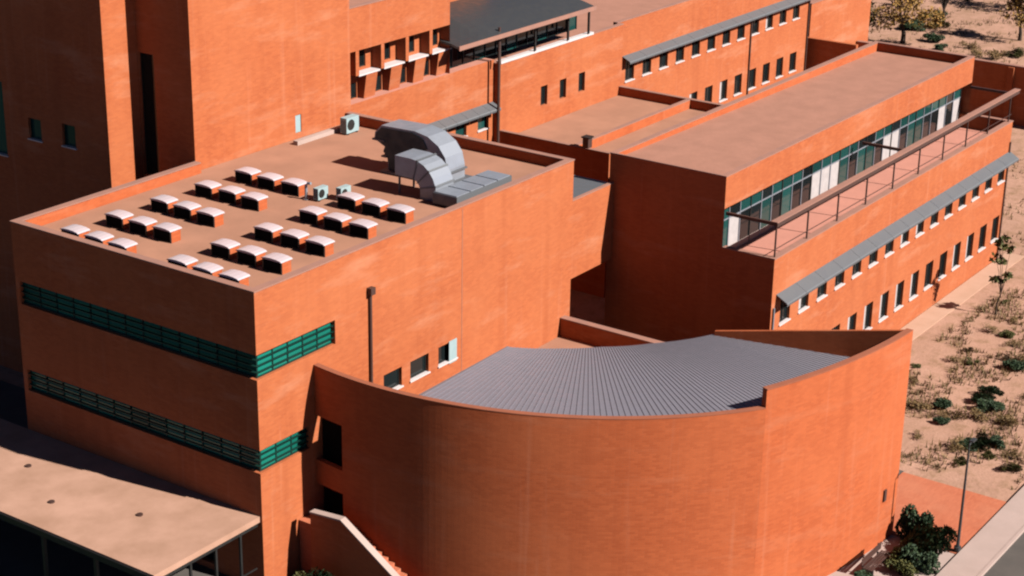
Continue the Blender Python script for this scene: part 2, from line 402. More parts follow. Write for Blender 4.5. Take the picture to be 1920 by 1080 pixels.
# roof plant ---------------------------------------------------------------
def air_ducts():
    ZR = 13.0
    R = thing('air_duct', 'large galvanised steel gooseneck air duct standing on the skylight roof', 'duct', (17.9, 5.4, ZR))
    prof = [(5.75, 13.0), (7.0, 13.0), (7.1, 13.75), (7.35, 14.0), (7.25, 14.25), (7.9, 14.55), (7.85, 14.9), (7.45, 15.3), (5.4, 15.36), (4.6, 15.22), (3.95, 14.85), (3.55, 14.35), (3.4, 13.75), (3.4, 13.0),
            (4.5, 13.0), (4.55, 13.6), (4.8, 14.0), (5.3, 14.2), (5.7, 14.1)]
    MB().extrude_x(prof, 17.3, 18.7).build('gooseneck', STEEL, R)
    shade_prof = [(5.8, 13.12), (6.95, 13.12), (7.05, 13.7), (7.3, 14.0), (7.2, 14.28), (7.82, 14.6), (7.78, 14.85), (7.42, 15.2), (5.5, 15.27), (4.9, 15.1), (4.6, 14.6), (5.2, 14.27), (5.75, 14.2)]
    MB().extrude_x(shade_prof, 17.26, 17.295).build('shade_plate', SHADE_TEAL, R)  # plate added to paint the gooseneck's shaded side dark
    m = MB(); m.box(17.22, 18.78, 7.10, 7.42, 13.72, 13.80); m.box(17.22, 18.78, 7.25, 7.98, 14.5, 14.58); m.box(17.22, 18.78, 3.3, 4.62, 13.55, 13.63); m.build('flange', GREYM, R)
    box('base_curb', GREYM, R, 17.0, 19.0, 3.1, 7.3, ZR, ZR+.12)
    R2 = thing('air_duct', 'smaller segmented steel elbow duct in front of the gooseneck duct', 'duct', (15.6, 3.4, ZR))
    n = 6; prof = []
    cy, cz, ro, ri = 3.75, 13.35, 1.5, .55
    out = [(cy+.95, cz+ro)]+[(cy-ro*sin(a), cz+ro*cos(a)) for a in [pi/2*k/n for k in range(n+1)]]+[(cy-ro, 13.0)]
    inn = [(cy-ri, 13.0)]+[(cy-ri*sin(a), cz+ri*cos(a)) for a in [pi/2*(n-k)/n for k in range(n+1)]]+[(cy+.95, cz+ri)]
    MB().extrude_x(out+inn, 14.9, 16.3).build('elbow', STEEL, R2)
    m = MB()
    for k in (1, 3, 5):
        a = pi/2*k/n; c, s_ = cos(a), sin(a)
        pr = [(cy-(ro+.05)*sin(a-.03), cz+(ro+.05)*cos(a-.03)), (cy-(ro+.05)*sin(a+.03), cz+(ro+.05)*cos(a+.03)), (cy-(ri-.04)*sin(a+.03), cz+(ri-.04)*cos(a+.03)), (cy-(ri-.04)*sin(a-.03), cz+(ri-.04)*cos(a-.03))]
        m.extrude_x(pr, 14.86, 16.34)
    m.build('seam_band', GREYM, R2)
    box('leg', GREYM, R2, 15.0, 15.08, 4.5, 4.58, ZR, cz+ri); box('leg', GREYM, R2, 16.1, 16.18, 4.5, 4.58, ZR, cz+ri)
    R3 = thing('air_handler', 'low flat grey metal air handling box near the roof edge', 'air handler', (16.6, 1.5, ZR))
    m = MB(); m.box(14.5, 18.9, .75, 2.15, ZR+.1, ZR+.62); m.build('casing', GREYM, R3)
    for k in range(4): box('lid', STEEL, R3, 14.55+k*1.09, 15.55+k*1.09, .80, 2.10, ZR+.62, ZR+.66)
    for x in (14.7, 16.7, 18.6): box('skid', BLACKM, R3, x, x+.12, .7, 2.2, ZR, ZR+.1)
    # little condenser units
    def condenser(loc, lab, s=1, rz=0):
        c = thing('condenser_unit', lab, 'condenser', loc, 'small roof condensers'); x, y, z = loc
        box('casing', BLUE, c, x-.42*s, x+.42*s, y-.18*s, y+.18*s, z+.08, z+.75*s)
        g = MB(); 
        for k in range(12):
            a, b = 2*pi*k/12, 2*pi*(k+1)/12
            g.face([(x-.12*s, y-.185*s, z+.42*s), (x-.12*s+.25*s*cos(a), y-.185*s, z+.42*s+.25*s*sin(a)), (x-.12*s+.25*s*cos(b), y-.185*s, z+.42*s+.25*s*sin(b))])
        for k in range(10):
            g.face([(x-.425*s, y-.15*s, z+.14+k*.055*s), (x-.425*s, y+.15*s, z+.14+k*.055*s), (x-.425*s, y+.15*s, z+.165+k*.055*s), (x-.425*s, y-.15*s, z+.165+k*.055*s)])
        g.build('grille', BLACKM, c)
        for dx in (-.3, .3): box('foot', BLACKM, c, x+dx*s-.04, x+dx*s+.04, y-.18*s, y+.18*s, z, z+.08)
    condenser((11.9, 6.75, ZR), 'small pale condenser unit between the two skylight columns', .85)
    condenser((12.6, 5.95, ZR), 'small pale condenser unit next to the other one beside the skylights', .85)
    condenser((21.5, 13.0, ZR), 'small pale condenser unit standing at the foot of the tall brick tower', 1.2)
    p = thing('vent_pipe', 'thin bent steel vent pipe between the skylight columns', 'pipe', (11.5, 7.3, ZR))
    MB().tube([(11.5, 7.3, ZR), (11.5, 7.3, ZR+.7), (11.5, 7.2, ZR+.82), (11.5, 7.0, ZR+.85)], .07).build('pipe', STEEL, p); MB().tube([(11.5, 7.3, ZR), (11.5, 7.3, ZR+.05)], .15).build('collar', GREYM, p)
air_ducts()

# ================================================================ tall tower behind
def tower():
    R = thing('tower', 'tall orange brick tower rising behind the skylight roof', 'building', (11.5, 22, 0))
    X1, Y1, X2, XE, Y2, ZT = 11.53, 14.45, 9.36, 23.35, 18.1, 25
    m = MB(); m.wall((X1, Y1), (1, 0), XE-X1, 0, ZT, [(7.35, 7.8, 13.3, 14.25, .12)]); m.build('front_wall', BRICK, R)
    m = MB(); m.wall((X1, Y2), (0, -1), Y2-Y1, 0, ZT, [(.04, 1.14, 12.2, 18.45, .25)]); m.build('recess_wall', BRICK, R)
    m = MB(); m.wall((X2, Y2), (1, 0), X1-X2, 0, ZT); m.build('wing_wall', BRICK, R)
    yb = 36
    wl = [(20.95, 14.15, .95, 1.15), (23.45, 14.05, .95, 1.1), (26.35, 14.2, 1.3, 3.9), (29.5, 14.1, .95, 1.1)]
    m = MB(); m.wall((X2, yb), (0, -1), yb-Y2, 0, ZT, [(yb-y-ww/2, yb-y+ww/2, z-hh/2, z+hh/2, .22) for y, z, ww, hh in wl]); m.build('side_wall', BRICK, R)
    for y, z, ww, hh in wl: window(R, (X2, y, z), ww, hh, .22, -pi/2, TEAL, sill=True, mull=0, frame=GREENF)
    window(R, (X1, Y2-.59, 15.325), 1.1, 6.25, .25, -pi/2, DARKG, sill=False, frame=BLACKM)
    o = box('wall_vent', BLUE, R, X1+7.36, X1+7.79, Y1+.04, Y1+.10, 13.31, 14.24)
    m = MB()
    m.wall((XE, Y1), (0, 1), yb-Y1, 0, ZT); m.wall((XE, yb), (-1, 0), XE-X2, 0, ZT); m.build('rear_wall', BRICK, R)
    m = MB(); m.prism([(X2, Y2), (X1, Y2), (X1, Y1), (XE, Y1), (XE, yb), (X2, yb)], ZT-.02, ZT+.1); m.build('roof', DECK2, R)
tower()

# ================================================================ link bridge and terrace between block and wing
def link_bridge():
    R = thing('link_bridge', 'small brick bridge joining the skylight block to the long wing', 'bridge', (25, 1.5, 0))
    m = MB(); m.wall((23.205, .02), (1, 0), 3.88, 7.2, 11.35); m.face([(23.205, .02, 7.2), (23.205, 3, 7.2), (27.085, 3, 7.2), (27.085, .02, 7.2)])
    m.wall((27.085, 3), (-1, 0), 3.88, 7.2, 11.35); m.build('wall', BRICK, R)
    box('roof', GREYM, R, 23.205, 27.085, .07, 3.05, 11.2, 11.33)
    coping(R, 23.215, 27.08, .02, .22, 11.35, .05, .0)
    box('glazing', DARKG, R, 23.5, 26.9, 2.5, 2.6, 0.1, 7.19)
link_bridge()

# ================================================================ fan-shaped auditorium
def auditorium():
    cx, cy, RO = 20.4, -2.9, 17.2
    R = thing('auditorium', 'fan-shaped brick auditorium with curved wall and lilac-grey metal roof', 'building', (12, -10, 0))
    th = .26
    a0, a1 = atan2(2.9, -sqrt(RO**2-2.9**2)), radians(237.0)
    a0 = a0 if a0 > 0 else a0+2*pi
    zl, zr = 9.2, 10.0
    # curved wall: two stacked openings beside the office block
    m = MB(); n = 72
    P = lambda a, r, z: (cx+r*cos(a), cy+r*sin(a), z)
    da = (a1-a0)/n
    for i in range(n):
        b0, b1 = a0+da*i, a0+da*(i+1); u0, u1 = RO*(b0-a0), RO*(b1-a0)
        yy = cy+RO*sin((b0+b1)/2)
        cuts = [(-.3, zl)]
        if -1.62 < yy < -.05: cuts = [(-.3, .0), (2.5, 2.55), (3.75, 4.85), (6.95, zl)]
        for z0, z1 in cuts:
            if z1-z0 < .1: continue
            m.face([P(b0, RO, z0), P(b1, RO, z0), P(b1, RO, z1), P(b0, RO, z1)], [(u0, z0), (u1, z0), (u1, z1), (u0, z1)])
            if z1 != zl: m.face([P(b0, RO, z1), P(b1, RO, z1), P(b1, RO-th, z1), P(b0, RO-th, z1)])
            if z0 > 0: m.face([P(b0, RO, z0), P(b1, RO, z0), P(b1, RO-th, z0), P(b0, RO-th, z0)])
        if len(cuts) == 1: m.face([P(b1, RO-th, 4), P(b0, RO-th, 4), P(b0, RO-th, zl), P(b1, RO-th, zl)])
        else: m.face([P(b1, RO-th, 6.95), P(b0, RO-th, 6.95), P(b0, RO-th, zl), P(b1, RO-th, zl)])
    m.build('curved_wall', BRICK2, R)
    c = MB()
    for i in range(n):
        b0, b1 = a0+da*i, a0+da*(i+1)
        for r0, r1, z in ((RO+.01, RO-th-.01, zl+.04),): c.face([P(b0, r0, z), P(b1, r0, z), P(b1, r1, z), P(b0, r1, z)])
        c.face([P(b0, RO+.01, zl), P(b1, RO+.01, zl), P(b1, RO+.01, zl+.04), P(b0, RO+.01, zl+.04)])
        c.face([P(b1, RO-th-.01, zl-.05), P(b0, RO-th-.01, zl-.05), P(b0, RO-th-.01, zl+.04), P(b1, RO-th-.01, zl+.04)])
    c.build('coping', CAP, R)
    # near-black sheet that paints the darkness behind the openings
    box('opening_dark', SHADE_BLACK, R, 3.9, 4.0, -2.3, -.02, .1, 7.2)
    b = MB(); b.box(3.25, 3.9, -1.75, -1.68, .1, 7.0); b.build('opening_jamb', BRICK2, R)
    # right wall: flatter arc, taller
    ex, ey, RE = 21.9, 9.6, 29.2
    sx, sy = cx+RO*cos(a1), cy+RO*sin(a1)
    e0 = atan2(sy-ey, sx-ex) % (2*pi); RE = sqrt((sx-ex)**2+(sy-ey)**2)
    e1 = (atan2(-19.6-ey, 20.6-ex)) % (2*pi)
    Q = lambda a, r, z: (ex+r*cos(a), ey+r*sin(a), z)
    m = MB(); c = MB(); n2 = 28
    RE -= .02
    for i in range(n2):
        b0, b1 = e0+(e1-e0)*i/n2, e0+(e1-e0)*(i+1)/n2; u0, u1 = RE*(b0-e0), RE*(b1-e0)
        m.face([Q(b0, RE, -.3), Q(b1, RE, -.3), Q(b1, RE, zr), Q(b0, RE, zr)], [(u0, -.3), (u1, -.3), (u1, zr), (u0, zr)])
        m.face([Q(b1, RE-th, 3), Q(b0, RE-th, 3), Q(b0, RE-th, zr), Q(b1, RE-th, zr)], [(u1, 4), (u0, 4), (u0, zr), (u1, zr)])
        c.face([Q(b0, RE+.02, zr+.05), Q(b1, RE+.02, zr+.05), Q(b1, RE-th-.02, zr+.05), Q(b0, RE-th-.02, zr+.05)])
        c.face([Q(b0, RE+.02, zr), Q(b1, RE+.02, zr), Q(b1, RE+.02, zr+.05), Q(b0, RE+.02, zr+.05)])
    m.face([Q(e0, RE, 8), Q(e0, RE-th, 8), Q(e0, RE-th, zr), Q(e0, RE, zr)])
    c.face([Q(e0, RE+.02, zr), Q(e0, RE-th-.02, zr), Q(e0, RE-th-.02, zr+.05), Q(e0, RE+.02, zr+.05)])
    m.build('flank_wall', BRICK2, R); c.build('coping', CAP, R)
    # back wall with a sloping top
    ox, oy = Q(e1, RE, 0)[:2]; ix, iy = 18.8, -10.7
    dx, dy = ix-ox, iy-oy; l = sqrt(dx*dx+dy*dy); dx /= l; dy /= l; nx, ny = dy, -dx      # towards +X
    te = .16; poly = [(ox, oy), (ox+nx*te, oy+ny*te), (ix+nx*te, iy+ny*te), (ix, iy)]
    m = MB(); m.prism(poly, -.3, [zr, zr, 8.42, 8.42]); m.build('end_wall', BRICK2, R)
    # metal roof, one tapering sheet after another
    def zroof(r, deg=200): return 8.2+(r-7.6)/(16.8-7.6)*(.82-.72*min(1, max(0, (deg-232)/26)))
    inner = [(189, 8.6), (203.6, 7.75), (217, 7.25), (235, 7.2), (258.4, 7.8)]
    def rin(deg, a):
        if deg > 258.4:                                   # end wall line
            # ray from centre: (cx,cy)+r(ca,sa) on line (ix,iy)+t(dx,dy)
            ca, sa = cos(a), sin(a); det = ca*(-dy)+dx*sa
            return ((ix+.12*nx-cx)*(-dy)+dx*(iy+.12*ny-cy))/det
        for (p, q), (s_, t_) in zip(inner, inner[1:]):
            if deg <= s_: return q+(t_-q)*max(0, (deg-p))/(s_-p)
        return inner[-1][1]
    def rout(a):
        if a <= a1: return RO-th
        ca, sa = cos(a), sin(a); bx, by = cx-ex, cy-ey
        bb = bx*ca+by*sa; cc = bx*bx+by*by-(RE-th)**2
        return -bb+sqrt(bb*bb-cc)
    D0, D1, NP = 188.2, 270.2, 94
    for k in range(NP):
        d0 = D0+(D1-D0)*k/NP; d1 = D0+(D1-D0)*(k+1)/NP; A, B_ = radians(d0), radians(d1)
        i0, i1, o0, o1 = rin(d0, A), rin(d1, B_), rout(A), rout(B_)
        if i0 > o0-.1 or i1 > o1-.1: continue
        m = MB()
        m.face([P(A, i0, zroof(i0, d0)), P(A, o0, zroof(o0, d0)), P(B_, o1, zroof(o1, d1)), P(B_, i1, zroof(i1, d1))])
        m.face([P(A, i0, zroof(i0, d0)), P(B_, i1, zroof(i1, d1)), P(B_, i1, zroof(i1, d1)-.12), P(A, i0, zroof(i0, d0)-.12)])
        # upstand seam along one edge
        hs, ws = .020, .022
        for r0, r1 in ((i0, o0),):
            ta = Vector((-sin(A), cos(A), 0))*ws
            p0, p1 = Vector(P(A, r0, zroof(r0, d0))), Vector(P(A, r1, zroof(r1, d0))); up = Vector((0, 0, hs))
            m.face([p0-ta+up, p1-ta+up, p1+ta+up, p0+ta+up]); m.face([p0-ta, p1-ta, p1-ta+up, p0-ta+up]); m.face([p1+ta, p0+ta, p0+ta+up, p1+ta+up])
        m.build('roof_sheet', ROOFM, R)
    # inner body walls below the roof
    m = MB()
    ds = [D0]+[D0+(258.4-D0)*k/20 for k in range(1, 21)]
    for g0, g1 in zip(ds, ds[1:]):
        A, B_ = radians(g0), radians(g1); r0, r1 = rin(g0, A)+.05, rin(g1, B_)+.05
        m.face([P(B_, r1, 0), P(A, r0, 0), P(A, r0, zroof(r0)-.1), P(B_, r1, zroof(r1)-.1)])
    A = radians(D0); i0 = rin(D0, A)+.05
    m.face([P(A, i0, 0), P(A, RO-th, 0), P(A, RO-th, 8.95), P(A, i0, zroof(i0)-.1)])
    m.build('inner_wall', BRICK, R)
    fl = MB(); fl.face([P(radians(D0), RO-th, 9.02), P(radians(D0), 8.6, zroof(8.6)), P(radians(D0-.6), 8.6, zroof(8.6)+.02), P(radians(D0-.6), RO-th, 9.04)]); fl.build('edge_flashing', SEAMM, R)
    # little plaque by the corner
    pa = e1-.045
    q0, q1 = Q(pa, RE+.03, 2.2), Q(pa+.008, RE+.03, 2.75)
    MB().box(q0[0], q1[0], min(q0[1], q1[1])-.03, max(q0[1], q1[1])+.05, 2.2, 2.75).build('plaque', BROWN, R)
auditorium()

def terrace():
    R = thing('terrace', 'small raised screed terrace between block and auditorium', 'terrace', (18, -3, 0))
    m = MB(); m.prism([(9, -4.2), (13.5, -7), (18, -10), (22.3, -10), (22.3, -.02), (9, -.02)], 4.1, 4.4); m.build('slab', DECK, R)
    W = thing('low_wall', 'low straight brick wall edging the small raised terrace', 'wall', (22.5, -4, 4.4))
    box('wall', BRICK, W, 22.32, 22.7, -10.5, -.03, 3.0, 5.33); coping(W, 22.32, 22.7, -10.5, -.05, 5.33, .07, .03)
terrace()

def stair():
    R = thing('entrance_stair', 'brick stair with sloping side wall against the curved auditorium wall', 'stair', (2.6, -3.5, 0))
    pts = [(-.9, 3.15), (-2.6, 3.3), (-6.9, .6), (-7.4, .55)]
    m = MB(); m.extrude_x([(-.9, 0)]+[(y, z) for y, z in pts]+[(-7.4, 0)], 1.98, 2.22); m.build('side_wall', BRICK, R)
    m = MB(); m.extrude_x([(y, z+.005) for y, z in pts]+[(y, z+.085) for y, z in reversed(pts)], 1.93, 2.27); m.build('coping', CONC, R)
    n = 13
    box('landing', PAVE, R, 2.23, 3.35, -2.6, -.05, 0, 2.45)
    for k in range(n):
        y = -2.6-k*.31; z = 2.45-(k+1)*2.45/(n+1)
        xr = 20.4-sqrt(17.2**2-(y+2.9)**2)-.03
        box('step', PAVE, R, 2.23, xr, y-.31, y-.003, 0, z)
stair()

# ================================================================ flat canopy by the entrance
def entrance_canopy():
    R = thing('entrance_canopy', 'flat stained screed canopy on dark posts beside the shaded facade', 'canopy', (-3, 8, 0))
    m = MB(); m.box(-6.1, -.02, .12, 30, 3.24, 3.5); m.build('slab', SCREED, R)
    box('fascia', BLACKM, R, -6.16, -6.1, .1, 30, 3.15, 3.42)
    st = MB()
    for k in range(10):
        y = .5+k*3.1
        box('post', BLACKM, R, -5.95, -5.8, y, y+.15, 0, 3.24)
    for k in range(4):
        x = -1.1-k*1.45; box('post', BLACKM, R, x, x+.10, .25, .35, 0, 3.24)
    box('beam', BLACKM, R, -6.0, -.05, .22, .38, 3.02, 3.24)
    box('rail', BLACKM, R, -5.8, -.1, .28, .33, 1.0, 1.06)
    for (x, y) in ((-2.9, 4.2), (-2.6, 11.4), (-4.3, 8.0)):
        d = MB(); d.tube([(x, y, 3.5), (x, y, 3.56)], .14, 10); d.build('drain', BROWN, R)
entrance_canopy()

# ================================================================ long wing on the right
def long_wing():
    X0, X1, YF, YU, YB = 27.1, 59.5, -9.4, -6.47, .3
    R = thing('long_wing', 'long two-storey brick wing with roof terrace and rows of square windows', 'building', (43, -4.5, 0))
    xs = [28.68+2.13*k for k in range(15)]
    ww = 1.12; r1 = (5.42, 6.92); r2 = (1.52, 3.12)
    holes = [(x-X0-ww/2, x-X0+ww/2, *r1) for x in xs]+[(x-X0-ww/2, x-X0+ww/2, *r2) for x in xs]
    m = MB(); m.wall((X0, YF), (1, 0), X1-X0, -.3, 9.2, holes, .2); m.build('front_wall', BRICK, R)
    for k, x in enumerate(xs):
        window(R, (x, YF, sum(r1)/2), ww, r1[1]-r1[0], .2, blind=(k in (1, 7, 8)), mull=1)
        window(R, (x, YF, sum(r2)/2), ww, r2[1]-r2[0], .2, blind=(k in (4, 5, 6, 7, 8, 11, 12)), mull=1)
    # near end (shaded) and far end
    m = MB(); m.face([(X0, YB, -.3), (X0, YF, -.3), (X0, YF, 9.2), (X0, YU, 9.2), (X0, YU, 12.9), (X0, YB, 12.9)])
    m.build('end_wall', BRICK, R)
    m = MB(); m.face([(X1, YF, -.3), (X1, YB, -.3), (X1, YB, 12.9), (X1, YU, 12.9), (X1, YU, 9.2), (X1, YF, 9.2)]); m.wall((X1, YB), (-1, 0), X1-X0, -.3, 12.9); m.build('rear_wall', BRICK, R)
    # lower parapet and terrace
    t = .3; ZF = 8.35
    m = MB(); m.face([(X0+t, YF+t, ZF), (X1-t, YF+t, ZF), (X1-t, YF+t, 9.2), (X0+t, YF+t, 9.2)]); m.face([(X0+t, YF+t, ZF), (X0+t, YU, ZF), (X0+t, YU, 9.2), (X0+t, YF+t, 9.2)]); m.face([(X1-t, YF+t, ZF), (X1-t, YU+.6, ZF), (X1-t, YU+.6, 9.2), (X1-t, YF+t, 9.2)])
    m.build('terrace_parapet', BRICK, R)
    d = MB(); d.face([(X0+t, YF+t, ZF), (X1-t, YF+t, ZF), (X1-t, YU+.65, ZF), (X0+t, YU+.65, ZF)]); d.build('terrace_floor', PINK, R)
    coping(R, X0, X1, YF, YF+t, 9.2, .06, .03); coping(R, X0, X0+t, YF+t+.04, YU-.04, 9.2, .06, .03); coping(R, X1-t, X1, YF+t+.04, YU-.04, 9.2, .06, .03)
    # upper fascia, roof
    m = MB(); m.wall((X0, YU), (1, 0), X1-X0, 11.25, 12.9); m.face([(X0, YU, 11.25), (X0, YU+.6, 11.25), (X1, YU+.6, 11.25), (X1, YU, 11.25)])
    m.face([(X0+.005, YU, 8.9), (X0+.005, YU+.6, 8.9), (X0+.005, YU+.6, 11.25), (X0+.005, YU, 11.25)])
    m.build('fascia', BRICK, R)
    ZR = 12.35; m = MB(); a, b, c, d_ = X0+.12, X1-.3, YU+.3, YB-.3
    for p, q, h in (((a, c), (a, d_), 12.55), ((a, d_), (b, d_), 12.9), ((b, d_), (b, c), 12.9), ((b, c), (a, c), 12.9)):
        m.face([(*p, ZR), (*q, ZR), (*q, 12.9), (*p, 12.9)])
    m.build('parapet', BRICK2, R)
    d = MB(); d.face([(a, c, ZR+.3), (b, c, ZR+.02), (b, d_, ZR+.02), (a, d_, ZR+.3)]); d.build('roof', DECK2, R)
    coping(R, X0, X1, YU, YU+.3, 12.9, .05, .02); coping(R, X0, X1, YB-.3, YB, 12.9, .05, .02); coping(R, X0, X0+.12, YU+.33, YB-.33, 12.9, .05, .01); coping(R, X1-.3, X1, YU+.33, YB-.33, 12.9, .05, .02)
    # terrace glazing
    n = 27; g0, g1 = X0+.35, X1-.35; yg = YU+.55
    mats = [TEAL, DARKG, BLIND, TEAL, DARKG, TEAL, BLIND, DARKG]
    rr = random.Random(3)
    for k in range(n):
        a = g0+(g1-g0)*k/n; b = g0+(g1-g0)*(k+1)/n
        box('pane', rr.choice(mats), R, a+.03, b-.03, yg, yg+.03, ZF+.35, 10.25)
        box('pane', rr.choice(mats[:2]+[TEAL]), R, a+.03, b-.03, yg, yg+.03, 10.31, 11.24)
    for k in range(n+1):
        a = g0+(g1-g0)*k/n; box('mullion', STEEL if k % 3 else BLACKM, R, a-.03, a+.03, yg-.05, yg+.02, ZF, 11.245)
    box('transom', STEEL, R, g0, g1, yg-.04, yg-.005, 10.25, 10.31); box('kick_plate', CONC, R, g0, g1, yg-.03, yg+.03, ZF, ZF+.35)
    # pergola beam on thin posts
    bx = box('pergola_beam', BROWN, R, X0+.1, X1+.7, -9.38, -9.30, 10.86, 11.08); box('top_board', COPE, bx, X0+.05, X1+.75, -9.40, -9.02, 11.08, 11.13)
    for x in (X0+.14, 43.2, X1-.2): box('cross_beam', BROWN, R, x, x+.12, -9.295, YU-.01, 10.90, 11.06)
    for k in range(10): 
        x = 27.3+3.52*k; box('post', BROWN, R, x, x+.07, -9.30, -9.23, 9.26, 10.86)
    m = MB()
    for z in (9.65,): m.box(X0+.1, X1-.1, -9.29, -9.26, z, z+.03)
    m.build('rail', BROWN, R)
    # sun shade over the upper windows, in lengths
    for k in range(15):
        a, b = X0+.45+k*2.135, X0+.45+(k+1)*2.135-.02
        m = MB(); m.extrude_x([(YF-.01, 7.24), (YF-.01, 7.18), (YF-.62, 6.82), (YF-.64, 6.72), (YF-.66, 6.84), (YF-.62, 6.90)], a, b); m.build('sun_shade', GREYM, R)
    p = MB(); p.tube([(27.3, YF-.07, 0), (27.3, YF-.07, 6.6)], .05); p.build('downpipe', STEEL, R)
    p = MB(); p.tube([(59.35, YF-.07, 0), (59.35, YF-.07, 7.9)], .05); p.build('downpipe', BROWN, R)
long_wing()

# ================================================================ rear wings
def rear_wing():
    R = thing('rear_wing', 'far long brick wing with two window rows under a grey sun shade', 'building', (60, 20, 0))
    X0, X1, Y, ZT, ZR = 52.1, 81.2, 15.5, 13.25, 12.8
    xs = [53.95+2.265*k for k in range(12)]; ww = 1.15; r1 = (9.0, 10.45); r2 = (4.78, 6.3)
    m = MB(); m.wall((X0, Y), (1, 0), X1-X0, 0, ZT, [(x-X0-ww/2, x-X0+ww/2, *r) for x in xs for r in (r1, r2)], .22); m.build('front_wall', BRICK, R)
    for k, x in enumerate(xs):
        for r in (r1, r2): window(R, (x, Y, sum(r)/2), ww, r[1]-r[0], .22, mull=1, blind=(k in (9,) and r is r1) or (k in (4, 6) and r is r2))
    # projecting part with three slit windows
    sl = [(42.45, 43.2), (44.6, 45.35), (46.8, 47.55)]
    m = MB(); m.wall((38.05, 15), (1, 0), 14.05, 0, ZT, [(a-38.05, b-38.05, 9.68, 10.95, .25) for a, b in sl]); m.wall((38.05, 15.5), (0, -1), .5, 0, ZT); m.build('projecting_wall', BRICK, R)
    for a, b in sl: window(R, ((a+b)/2, 15, 10.315), b-a, 1.27, .25, sill=False)
    m = MB(); m.wall((X1, Y), (0, 1), 22, 0, ZT); m.build('end_wall', BRICK, R)
    d = MB(); d.face([(38.05, 15.3, ZR), (X1, 15.8, ZR), (X1, 38, ZR), (38.05, 38, ZR)]); d.build('roof', DECK2, R)
    m = MB(); m.face([(38.2, 15.3, ZR), (52.1, 15.3, ZR), (52.1, 15.3, ZT), (38.2, 15.3, ZT)]); m.face([(52.1, 15.8, ZR), (X1, 15.8, ZR), (X1, 15.8, ZT), (52.1, 15.8, ZT)]); m.build('parapet', BRICK2, R)
    coping(R, 48.4, 52.1, 15, 15.3, ZT, .05, .02); coping(R, 52.15, X1, Y, Y+.3, ZT, .05, .02)
    box('sill_band', WHITE, R, 38.02, 48.36, 14.94, 15.3, ZT, ZT+.16)
    for k in range(13):
        a, b = 52.9+k*2.17, 52.9+(k+1)*2.17-.02
        m = MB(); m.extrude_x([(Y-.01, 10.86), (Y-.01, 10.80), (Y-.62, 10.50), (Y-.64, 10.40), (Y-.66, 10.52), (Y-.62, 10.58)], a, b); m.build('sun_shade', GREYM, R)
    for x, z0, z1 in ((52.6, 0, 11.2), (81.0, 0, 12.5), (71.3, 4, 10.3)):
        p = MB(); p.tube([(x, Y-.08, z0), (x, Y-.08, z1)], .06); p.build('downpipe', BROWN, R)
    p = MB(); p.tube([(37.6, 14.8, 0), (37.6, 14.8, 15.6)], .09); p.build('downpipe', BROWN, R)
    # low roof in front
    L = thing('low_roof_block', 'low flat-roofed brick block in front of the three slit windows', 'building', (45, 11, 0))
    m = MB(); m.wall((38.05, 15), (0, -1), 7.9, 0, 9.05); m.wall((38.05, 7.1), (1, 0), 14.05, 0, 9.05); m.wall((52.1, 7.1), (0, 1), 7.9, 0, 9.05); m.build('wall', BRICK, L)
    d = MB(); d.face([(38.2, 7.1, 8.5), (51.8, 7.1, 8.5), (51.8, 14.99, 8.5), (38.2, 14.99, 8.5)]); d.build('roof', DECK, L)
    m = MB(); m.face([(38.3, 9.8, 8.5), (51.8, 9.8, 8.5), (51.8, 9.8, 9.05), (38.3, 9.8, 9.05)]); m.face([(51.8, 7.1, 8.5), (51.8, 15, 8.5), (51.8, 15, 9.05), (51.8, 7.1, 9.05)]); m.face([(38.3, 7.1, 8.5), (38.3, 15, 8.5), (38.3, 15, 9.05), (38.3, 7.1, 9.05)]); m.build('parapet', BRICK2, L)
    coping(L, 38.05, 38.3, 7.1, 14.98, 9.05, .05, .02); coping(L, 51.8, 52.1, 7.1, 14.98, 9.05, .05, .02); coping(L, 38.35, 51.75, 9.5, 9.8, 9.05, .05, .0)
    m = MB(); m.face([(38.3, 9.5, 8.5), (51.8, 9.5, 8.5), (51.8, 9.5, 9.05), (38.3, 9.5, 9.05)]); m.build('kerb', BRICK2, L)
    v = thing('roof_vent', 'small dark brown vent stack at the edge of the low flat roof', 'vent', (38.2, 8.8, 9.1))
    box('stack', BROWN, v, 38.07, 38.5, 8.6, 9.0, 9.1, 9.7); box('cap', BLACKM, v, 38.0, 38.57, 8.53, 9.07, 9.7, 9.78)
rear_wing()

